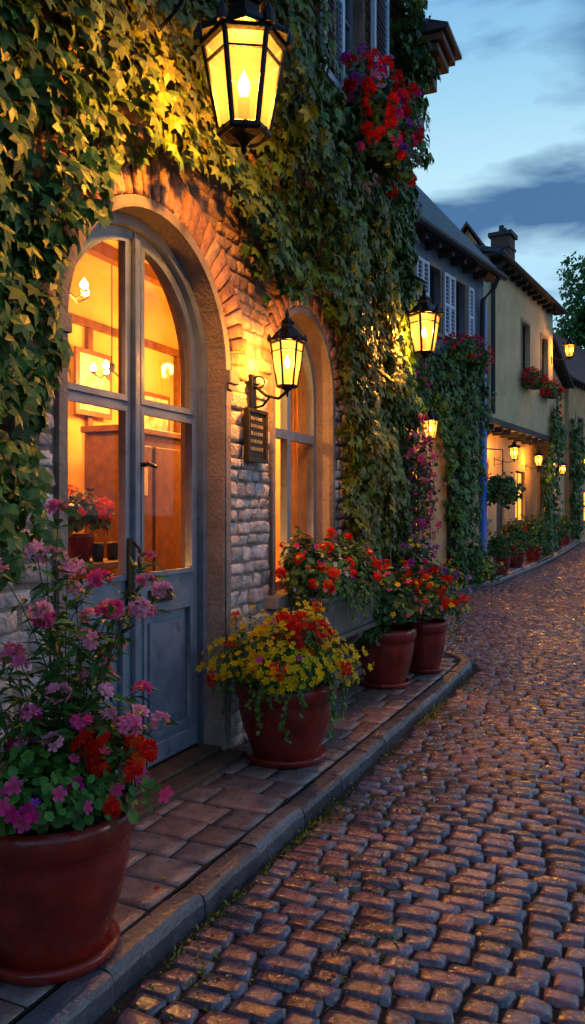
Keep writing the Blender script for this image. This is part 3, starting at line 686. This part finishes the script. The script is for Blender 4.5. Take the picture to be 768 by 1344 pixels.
for u in (-.35,.45): a.add([(u-.05,-.04,.25),(u+.05,-.04,.25),(u+.05,-.04,.558),(u-.05,-.04,.558),(u-.05,-.30,.5),(u+.05,-.30,.5),(u+.05,-.30,.558),(u-.05,-.30,.558)],[(0,1,5,4),(4,5,6,7),(0,4,7,3),(1,2,6,5),(2,3,7,6)])
a.build('stone_trough',[pmat('dark_stone',(.13,.11,.10),.8,var=.25,bump=.6)],e,bevel=.012)
bush(e,(.1,-.22,.98),.66,.26,.25,3000,.05,[(RED,28,.028,14),(WHT,60,.02,1),(PNK,50,.022,1),(ORG,12,.026,12),(PUR,26,.02,1),(YEL,30,.018,1)],(.04,.10,.025),trail=26,front=-1.57,trail_len=.32)
bush(e,(-.40,-.15,1.14),.14,.12,.20,350,.05,[(MAG,16,.02,1),(RED,4,.02,10)],(.04,.09,.025),name='trailing_fuchsia')
bush(e,(.80,-.22,.62),.22,.22,.30,900,.05,[(WHT,14,.016,1),(RED,2,.02,10)],(.035,.08,.022),name='trailing_greenery',low=-.9)
e=empty('indoor_plant',W(3.86,.70,1.2)); a=Acc(); lathe(a,[(.06,0),(.09,.14),(.10,.145),(.10,.17),(.08,.17)],20); a.build('pot',[M_pot],e,smooth=True)
bush(e,(0,0,.26),.17,.17,.14,450,.05,[(ORG,16,.026,10),(RED,7,.024,10)],(.07,.10,.03))
e=empty('window_flower_box',(.0,6.62,4.62),R90); a=Acc(); box(a,-.42,.42,-.28,-.10,.02,.2); a.build('box',[M_timber],e,bevel=.01)
bush(e,(-.05,-.28,.14),.54,.28,.44,2200,.06,[(RED,80,.038,16),(PUR,18,.034,12),(MAG,22,.034,10),(LAV,16,.032,10)],(.04,.10,.03),low=-.8,trail=10,front=-1.57)
e=empty('bougainvillea',(.22,8.15,0)); 
bush(e,(0,.05,1.75),.18,.20,.62,700,.05,[(PNK,90,.026,7),(LPK,40,.024,6)],(.05,.09,.03),low=-.95,name='blossoms')
e=empty('flower_pot',(.20,7.85,0)); pot_mesh(e,.18,.40); bush(e,(.05,0,.70),.38,.34,.46,1500,.055,[(PUR,36,.026,8),(LAV,24,.024,8),(YEL,70,.024,1),(WHT,22,.02,1),(MAG,20,.025,8)],(.04,.09,.025))
# ------------------------------------------------------------------ background houses
def house(name,P1,P2,depth,eave,ridge,wall,roofm,wins,over=.35,gz=0):
    dx,dy=P2[0]-P1[0],P2[1]-P1[1]; L=math.hypot(dx,dy); e=empty(name,(P1[0],P1[1],0),math.atan2(dy,dx))
    slab('front_wall',rect(0,L,gz-.1,eave),[rect(*w[:4]) for w in wins],0,.25,wall,e)
    a=Acc()
    for w in wins:
        lit=len(w)>4 and w[4]; winrect(a,w[0],w[1],w[2],w[3],.12,0,2 if lit else 1,1 if w[3]-w[2]<1.5 else 2,.05)
        box(a,w[0]-.06,w[1]+.06,-.07,.1,w[2]-.08,w[2]-.003,3)
        box(a,w[0]-.08,w[0]-.002,-.02,.01,w[2],w[3],3); box(a,w[1]+.002,w[1]+.08,-.02,.01,w[2],w[3],3); box(a,w[0]-.08,w[1]+.08,-.022,.01,w[3]+.002,w[3]+.09,3)
    a.build('windows',[M_timber,M_dglass,M_litwin,M_trim],e)
    m=depth/2; a=Acc()
    for u0,u1 in ((0,.25),(L-.25,L)):
        a.add([(u0,.251,gz-.1),(u1,.251,gz-.1),(u1,depth,gz-.1),(u0,depth,gz-.1),(u0,.251,eave),(u1,.251,eave),(u1,depth,eave),(u0,depth,eave),(u0,m,ridge-.1),(u1,m,ridge-.1)],
          [(0,3,2,1),(0,4,8,7,3),(1,2,6,9,5),(0,1,5,4),(4,5,9,8),(7,8,9,6),(2,3,7,6)])
    box(a,.25,L-.25,depth-.25,depth,gz-.1,eave); a.build('side_walls',[wall],e)
    a=Acc(); sl=(ridge-eave)/m; zf=eave-sl*over; th=.12
    for s_ in (0,1):
        y0,y1=(-over,m) if s_==0 else (depth+over,m)
        V=[(-.25,y0,zf),(L+.25,y0,zf),(L+.25,y1,ridge),(-.25,y1,ridge)]; V+= [(v[0],v[1],v[2]+th) for v in V]; a.add(V,BOXF)
    a.build('roof',[roofm],e)
    a=Acc(); tube(a,[(-.25,-over-.05,zf+.03),(L+.25,-over-.05,zf+.03)],.07,8); box(a,-.2,L+.2,-over+.02,-.002,zf-.02,zf+.06)
    for i in range(int(L/.6)): box(a,.2+i*.6,.3+i*.6,-over+.05,-.004,zf-.14,zf-.022)
    a.build('gutter',[M_timber],e)
    return e,L
wins=[(u-.27,u+.27,5.0,6.25) for u in (1.4,3.0,4.75,6.0,7.25)]+[(4.9,5.6,1.0,2.5,True),(1.5,2.4,1.0,2.4)]
G,LG=house('grey_house',(-2.49,9.43),(-.89,17.87),5.0,7.05,10.0,M_greywall,M_slate,wins)
a=Acc()
for w in wins[:5]:
    shutter(a,w[0]-.36,w[0]-.085,w[2],w[3],-.035,n=14); shutter(a,w[1]+.085,w[1]+.36,w[2],w[3],-.035,n=14)
a.build('shutters',[M_white],G)
a2=Acc()
for (u0,u1) in ((0,1.44),(2.46,4.84),(5.66,6.5),(7.35,LG)): box(a2,u0,u1,-.04,-.002,-.05,3.35)
box(a2,1.44,2.46,-.04,-.002,2.5,3.35); box(a2,1.44,2.46,-.04,-.002,-.05,.9); box(a2,4.84,5.66,-.04,-.002,2.6,3.35); box(a2,4.84,5.66,-.04,-.002,-.05,.9); box(a2,6.5,7.35,-.04,-.002,2.4,3.35)
a2.build('lower_render',[M_ochre],G)
a=Acc(); box(a,6.52,7.33,-.05,-.003,0,2.38,0); box(a,6.6,7.25,-.06,-.051,.1,1.1); box(a,6.6,7.25,-.06,-.051,1.2,2.28); a.build('house_door',[M_timber],G,bevel=.01)
a=Acc(); tube(a,[(LG-.1,-.40,6.65),(LG-.12,-.30,6.4),(LG-.3,-.10,6.1),(LG-.3,-.09,3.8)],.055,8,0); tube(a,[(LG-.3,-.09,3.8),(LG-.3,-.09,.0)],.06,8,1); box(a,LG-.18,LG-.02,-.09,-.043,0,6.0,1)
a.build('downpipe',[M_timber,M_blue],G)
wins=[(3.15,4.0,5.55,7.2),(5.5,6.3,5.55,7.2)]
C1,LC=house('cream_house',(-1.40,21.44),(-.51,28.44),6.0,8.35,9.35,M_cream,M_slate,wins,gz=3.95)
a=Acc(); 
slab('ground_wall',rect(0.02,LC-.02,-.05,3.85),[rect(.6,1.5,1.3,2.9),rect(2.3,3.1,0.0,2.5),rect(4.3,5.4,1.2,2.8)],.5,.7,M_ochre,C1)
winrect(a,.6,1.5,1.3,2.9,.58,0,2,2); winrect(a,4.3,5.4,1.2,2.8,.58,0,2,1)
box(a,2.3,3.1,.56,.62,0,2.5,0); box(a,.5,1.6,.42,.56,1.2,1.297,3); box(a,4.2,5.5,.42,.56,1.1,1.197,3)
a.build('ground_windows',[M_timber,M_dglass,M_litwin,M_trim],C1)
a=Acc(); box(a,-.06,LC+.06,-.06,.5,3.86,4.02); 
for i in range(9): box(a,.3+i*.78,.42+i*.78,-.02,.48,3.70,3.858)
for u in (.05,LC-.17): 
    a.add([(u,.49,2.9),(u+.12,.49,2.9),(u+.12,.49,3.7),(u,.49,3.7),(u,-.0,3.6),(u+.12,0,3.6),(u+.12,0,3.7),(u,0,3.7)],BOXF)
tube(a,[(.1,-.38,8.1),(.08,-.2,7.9),(.06,-.09,7.7),(.06,-.09,4.1)],.06,8)
a.build('jetty_beam',[M_timber],C1)
a=Acc(); box(a,0,.25,.71,6,-.05,3.85); box(a,LC-.25,LC,.71,6,-.05,3.85); box(a,.0,LC,.701,6,3.86,3.94); a.build('ground_side_walls',[M_ochre],C1)
a=Acc(); box(a,4.0,4.6,.6,1.2,8.4,10.15,0); box(a,3.93,4.67,.53,1.27,10.151,10.28,1); box(a,3.97,4.63,.57,1.23,9.75,9.83,1)
for u in (4.15,4.42): lathe(a,[(.09,0),(.08,.2),(.09,.22),(.06,.22)],12,(u,.9,10.281),1)
a.build('chimney',[M_brick,M_timber],C1)
wins=[(1.2,2.0,5.4,6.9),(3.6,4.4,5.4,6.9,True),(7.4,8.3,5.4,6.9),(1.4,2.3,1.0,2.6,True),(10.0,10.9,5.4,6.9,True),(8.0,9.0,1,2.6,True)]
T3,L3=house('ochre_house',(-1.0,29.0),(-1.35,42.0),5.0,8.2,11.8,M_ochre,M_rtile,wins)
a=Acc(); box(a,3.0,3.8,.0-.05,-.003,0,2.4); a.build('house_door',[M_timber],T3)
T4,L4=house('red_roof_house',(-1.2,42.6),(2.2,58),7.0,8.5,12.4,M_ochre,M_rtile,[(1.5,2.4,5,6.4),(4.5,5.4,5,6.4,True),(8,9,5,6.4),(2.5,3.4,1,2.6,True),(6,7,1,2.6,True)])
lantern('wall_lantern',(-1.05,13.75,2.95),.28,.56,320,('arm_low',.38))
lantern('wall_lantern',(-.98,23.0,3.15),.30,.58,420,('arm_low',.55))
lantern('wall_lantern',(-.75,26.6,3.15),.30,.58,420,('arm_low',.4))
lantern('wall_lantern',(.05,28.2,6.9),.40,.72,520,('arm_low',.58))
lantern('wall_lantern',(-.85,35.5,3.3),.34,.66,520,('arm_low',.36))
lantern('wall_lantern',(-.45,44.5,4.2),.40,.72,700,('arm_low',.36))
colg=lambda u,z: np.array([.045,.14,.028])*np.ones((len(u),1))
ivy('climbing_ivy',G,[(3.6,3.2),(5.6,3.3),(6.1,2.9),(6.4,1.5),(6.5,.4),(6.9,.15),(7.6,.2),(7.8,1.5),(7.9,3.0),(8.3,3.6),(8.4,4.3),(8.0,4.75),(6.8,4.7),(5.4,4.65),(4.5,4.9),(3.6,4.9)],300,.14,lambda u,z:.33+0*u,colg,40)
ivy('climbing_ivy',C1,[(4.8,.2),(6.6,.2),(7.0,2.2),(7.2,4.6),(6.9,5.4),(6.4,4.4),(5.9,2.9),(5.0,1.2)],170,.17,lambda u,z:.28+0*u,colg,50)
ivy('climbing_ivy',T3,[(-.3,.2),(1.2,.4),(1.0,3),(1.4,4.2),(5,4.2),(9,4.4),(9,5.2),(3.4,5.3),(1.0,5.2),(-.2,6.5)],120,.20,lambda u,z:.4+0*u,colg,60)
ivy('climbing_ivy',T4,[(0,.2),(1.4,.3),(1.3,3.0),(2.0,3.4),(6,3.6),(6,4.6),(2.5,4.7),(1.0,6.0),(0,6.5)],100,.24,lambda u,z:.4+0*u,colg,70)
def shrub(name,loc,r,h,fl=[],pot=False,ll=.08,n=1200):
    e=empty(name,loc); z=0
    if pot: pot_mesh(e,r*.62,.45); z=.45
    bush(e,(0,0,z+h*.45),r,r,h*.6,n,ll,fl,(.05,.12,.03),low=-.7)
shrub('shrub',(-1.0,17.3,0),.50,.62,[(YEL,60,.035,1)],n=1900)
shrub('shrub',(-1.25,15.9,0),.35,.5,[(YEL,60,.035,1),(PNK,20,.03,1)])
shrub('potted_shrub',(-.78,19.6,0),.33,.5,[(RED,12,.04,8)],True)
shrub('potted_shrub',(-.85,22.3,0),.42,.8,[(RED,8,.04,8)],True)
shrub('potted_shrub',(-.75,25.2,0),.42,.9,[],True)
shrub('potted_shrub',(-.75,29.2,0),.38,.7,[(RED,8,.04,8)],True)
shrub('potted_shrub',(-.85,33,0),.4,.7,[(PNK,8,.04,8)],True)
shrub('potted_shrub',(-1.0,38,0),.45,.9,[(RED,8,.05,8)],True,.1)
e=empty('hanging_basket',(-.55,18.35,2.0)); bush(e,(0,0,0),.42,.42,.34,1300,.09,[(RED,3,.04,8)],(.045,.11,.03),low=-1); a=Acc(); tube(a,[(0,0,.3),(0,0,.9),(-.5,0,.95)],.015,6); lathe(a,[(.02,-.3),(.2,-.22),(.28,-.05)],14); a.build('basket',[M_iron],e)
for u,z in ((3.57,5.3),(5.9,5.3)):
    dx,dy=.89,7.0; L=math.hypot(dx,dy); cx,cy=-1.40+dx/L*u,21.44+dy/L*u
    fb=empty('window_flower_box',(cx,cy,z),math.atan2(dy,dx))
    a=Acc(); box(a,-.5,.5,-.32,-.08,-.05,.15); a.build('box',[M_timber],fb)
    bush(fb,(0,-.22,.15),.6,.28,.3,900,.08,[(RED,44,.05,9),(PNK,12,.045,6)],(.05,.12,.03),low=-.6)
fb=empty('window_flower_box',(-1.05,16.4,4.7),math.atan2(8.44,1.6)); bush(fb,(0,-.15,0),.9,.3,.3,900,.08,[(RED,26,.045,8),(PNK,16,.045,6)],(.05,.12,.03),low=-.6)
fb=empty('balcony_flowers',(-1.9,12.9,3.9)); bush(fb,(.45,.6,0),.4,.5,.35,900,.08,[(PNK,16,.035,8)],(.05,.12,.03),low=-.6)
def tree(loc,h,r):
    e=empty('deciduous_tree',loc); a=Acc()
    tube(a,[(0,0,-.2),(.1,0,h*.25),(0,.1,h*.5),(.1,0,h*.8)],[.35,.28,.2,.06],10)
    cl=[]
    for i in range(22):
        an=random.uniform(0,6.28);f=random.uniform(.4,.95);rr=r*random.uniform(.2,.8)*(1.15-f*.5)
        p=(rr*math.cos(an),rr*math.sin(an),h*f); cl.append((p,r*random.uniform(.3,.5))); tube(a,[(0,0,h*f*.65),(p[0]*.5,p[1]*.5,h*f*.85),p],[.12,.07,.03],6)
    a.build('trunk',[M_bark],e); a=Acc()
    for p,q in cl:
        n=620; d=nrmz(rng.normal(0,1,(n,3))); pos=np.array(p)+d*q*(rng.uniform(.2,1,n)**.4*(1+.25*np.sin(d[:,0]*6)))[:,None]*[1,1,.8]
        scatter(a,OV,OVF,pos,frames(d+rng.normal(0,.6,(n,3)),rng.normal(0,1,(n,3)),np.zeros(n)),rng.uniform(.2,.4,n),np.array([.05,.16,.03])*rng.uniform(.4,1.5,(n,1)))
    a.build('crown',[M_leaf],e)
tree((.2,63,0),20.5,5.0); tree((6.0,70,0),17,5); tree((-9,62,0),13,4)
# ------------------------------------------------------------------ sky / light
w=bpy.data.worlds.new('World'); S.world=w; w.use_nodes=True; N=w.node_tree.nodes; Lk=w.node_tree.links; N.clear()
out=N.new('ShaderNodeOutputWorld'); sky=N.new('ShaderNodeTexSky'); sky.sky_type='NISHITA'; sky.sun_disc=False
SE,SR=math.radians(4),math.radians(60)
sky.sun_elevation=SE; sky.sun_rotation=SR; sky.air_density=1.0; sky.dust_density=.6; sky.ozone_density=2.5
b1=N.new('ShaderNodeBackground'); b1.inputs[1].default_value=.15; Lk.new(sky.outputs[0],b1.inputs[0])
tc=N.new('ShaderNodeTexCoord'); sp=N.new('ShaderNodeSeparateXYZ'); Lk.new(tc.outputs['Generated'],sp.inputs[0])
gr=N.new('ShaderNodeValToRGB'); cr=gr.color_ramp; cr.elements[0].position=0; cr.elements[0].color=(.30,.52,.74,1); cr.elements[1].position=1; cr.elements[1].color=(.07,.20,.52,1)
el=cr.elements.new(.38); el.color=(.44,.69,.82,1); el=cr.elements.new(.48); el.color=(.27,.53,.74,1); el=cr.elements.new(.6); el.color=(.12,.31,.62,1)
Lk.new(sp.outputs[2],gr.inputs[0])
mp=N.new('ShaderNodeMapping'); mp.inputs['Scale'].default_value=(1,1,3.0); mp.inputs['Location'].default_value=(.35,.0,.2); Lk.new(tc.outputs['Generated'],mp.inputs[0])
nz=N.new('ShaderNodeTexNoise'); nz.inputs['Scale'].default_value=3.4; nz.inputs['Detail'].default_value=8; nz.inputs['Roughness'].default_value=.48; nz.inputs['Distortion'].default_value=.3; Lk.new(mp.outputs[0],nz.inputs['Vector'])
cb=N.new('ShaderNodeValToRGB'); e0=cb.color_ramp; e0.elements[0].position=0; e0.elements[0].color=(.5,.5,.5,1); e0.elements[1].position=1; e0.elements[1].color=(.4,.4,.4,1)
for p,v in ((.27,.62),(.33,.85),(.38,.33),(.43,.22),(.485,.80),(.60,.80)):
    q=e0.elements.new(p); q.color=(v,v,v,1)
Lk.new(sp.outputs[2],cb.inputs[0])
m1=N.new('ShaderNodeMath'); m1.operation='MULTIPLY_ADD'; Lk.new(cb.outputs[0],m1.inputs[0]); m1.inputs[1].default_value=.24; m1.inputs[2].default_value=-.12
m2=N.new('ShaderNodeMath'); m2.operation='ADD'; Lk.new(nz.outputs[0],m2.inputs[0]); Lk.new(m1.outputs[0],m2.inputs[1])
# more cloud toward the street-side (+x) part of the sky
m3=N.new('ShaderNodeMath'); m3.operation='MULTIPLY_ADD'; Lk.new(sp.outputs[0],m3.inputs[0]); m3.inputs[1].default_value=.35; m3.inputs[2].default_value=.055; m3.use_clamp=False
m4=N.new('ShaderNodeMath'); m4.operation='MINIMUM'; Lk.new(m3.outputs[0],m4.inputs[0]); m4.inputs[1].default_value=.04
m5=N.new('ShaderNodeMath'); m5.operation='ADD'; Lk.new(m2.outputs[0],m5.inputs[0]); Lk.new(m4.outputs[0],m5.inputs[1])
rp=N.new('ShaderNodeValToRGB'); rp.color_ramp.elements[0].position=.50; rp.color_ramp.elements[1].position=.62; Lk.new(m5.outputs[0],rp.inputs[0])
mx=N.new('ShaderNodeMix'); mx.data_type='RGBA'; Lk.new(rp.outputs[0],mx.inputs[0]); Lk.new(gr.outputs[0],mx.inputs[6]); mx.inputs[7].default_value=(.06,.145,.30,1)
b2=N.new('ShaderNodeBackground'); b2.inputs[1].default_value=1.3; Lk.new(mx.outputs[2],b2.inputs[0])
ms=N.new('ShaderNodeMixShader'); ms.inputs[0].default_value=.92; Lk.new(b1.outputs[0],ms.inputs[1]); Lk.new(b2.outputs[0],ms.inputs[2]); Lk.new(ms.outputs[0],out.inputs[0])
l=bpy.data.lights.new('sun','SUN'); l.energy=.2; l.angle=math.radians(15); l.color=(1,.85,.75); o=bpy.data.objects.new('sun',l); link(o)
dv=Vector((math.sin(SR)*math.cos(SE),math.cos(SR)*math.cos(SE),math.sin(math.radians(20)))); o.rotation_euler=dv.to_track_quat('Z','Y').to_euler()
# ------------------------------------------------------------------ camera
c=bpy.data.cameras.new('camera'); c.sensor_fit='VERTICAL'; c.sensor_height=36; c.lens=28.1; c.clip_end=600; c.clip_start=.05
o=bpy.data.objects.new('camera',c); link(o); o.location=(2.41,0,1.5); o.rotation_euler=(R90,0,math.radians(23.9)); S.camera=o
S.view_settings.view_transform='Standard'; S.view_settings.look='None'; S.view_settings.exposure=0
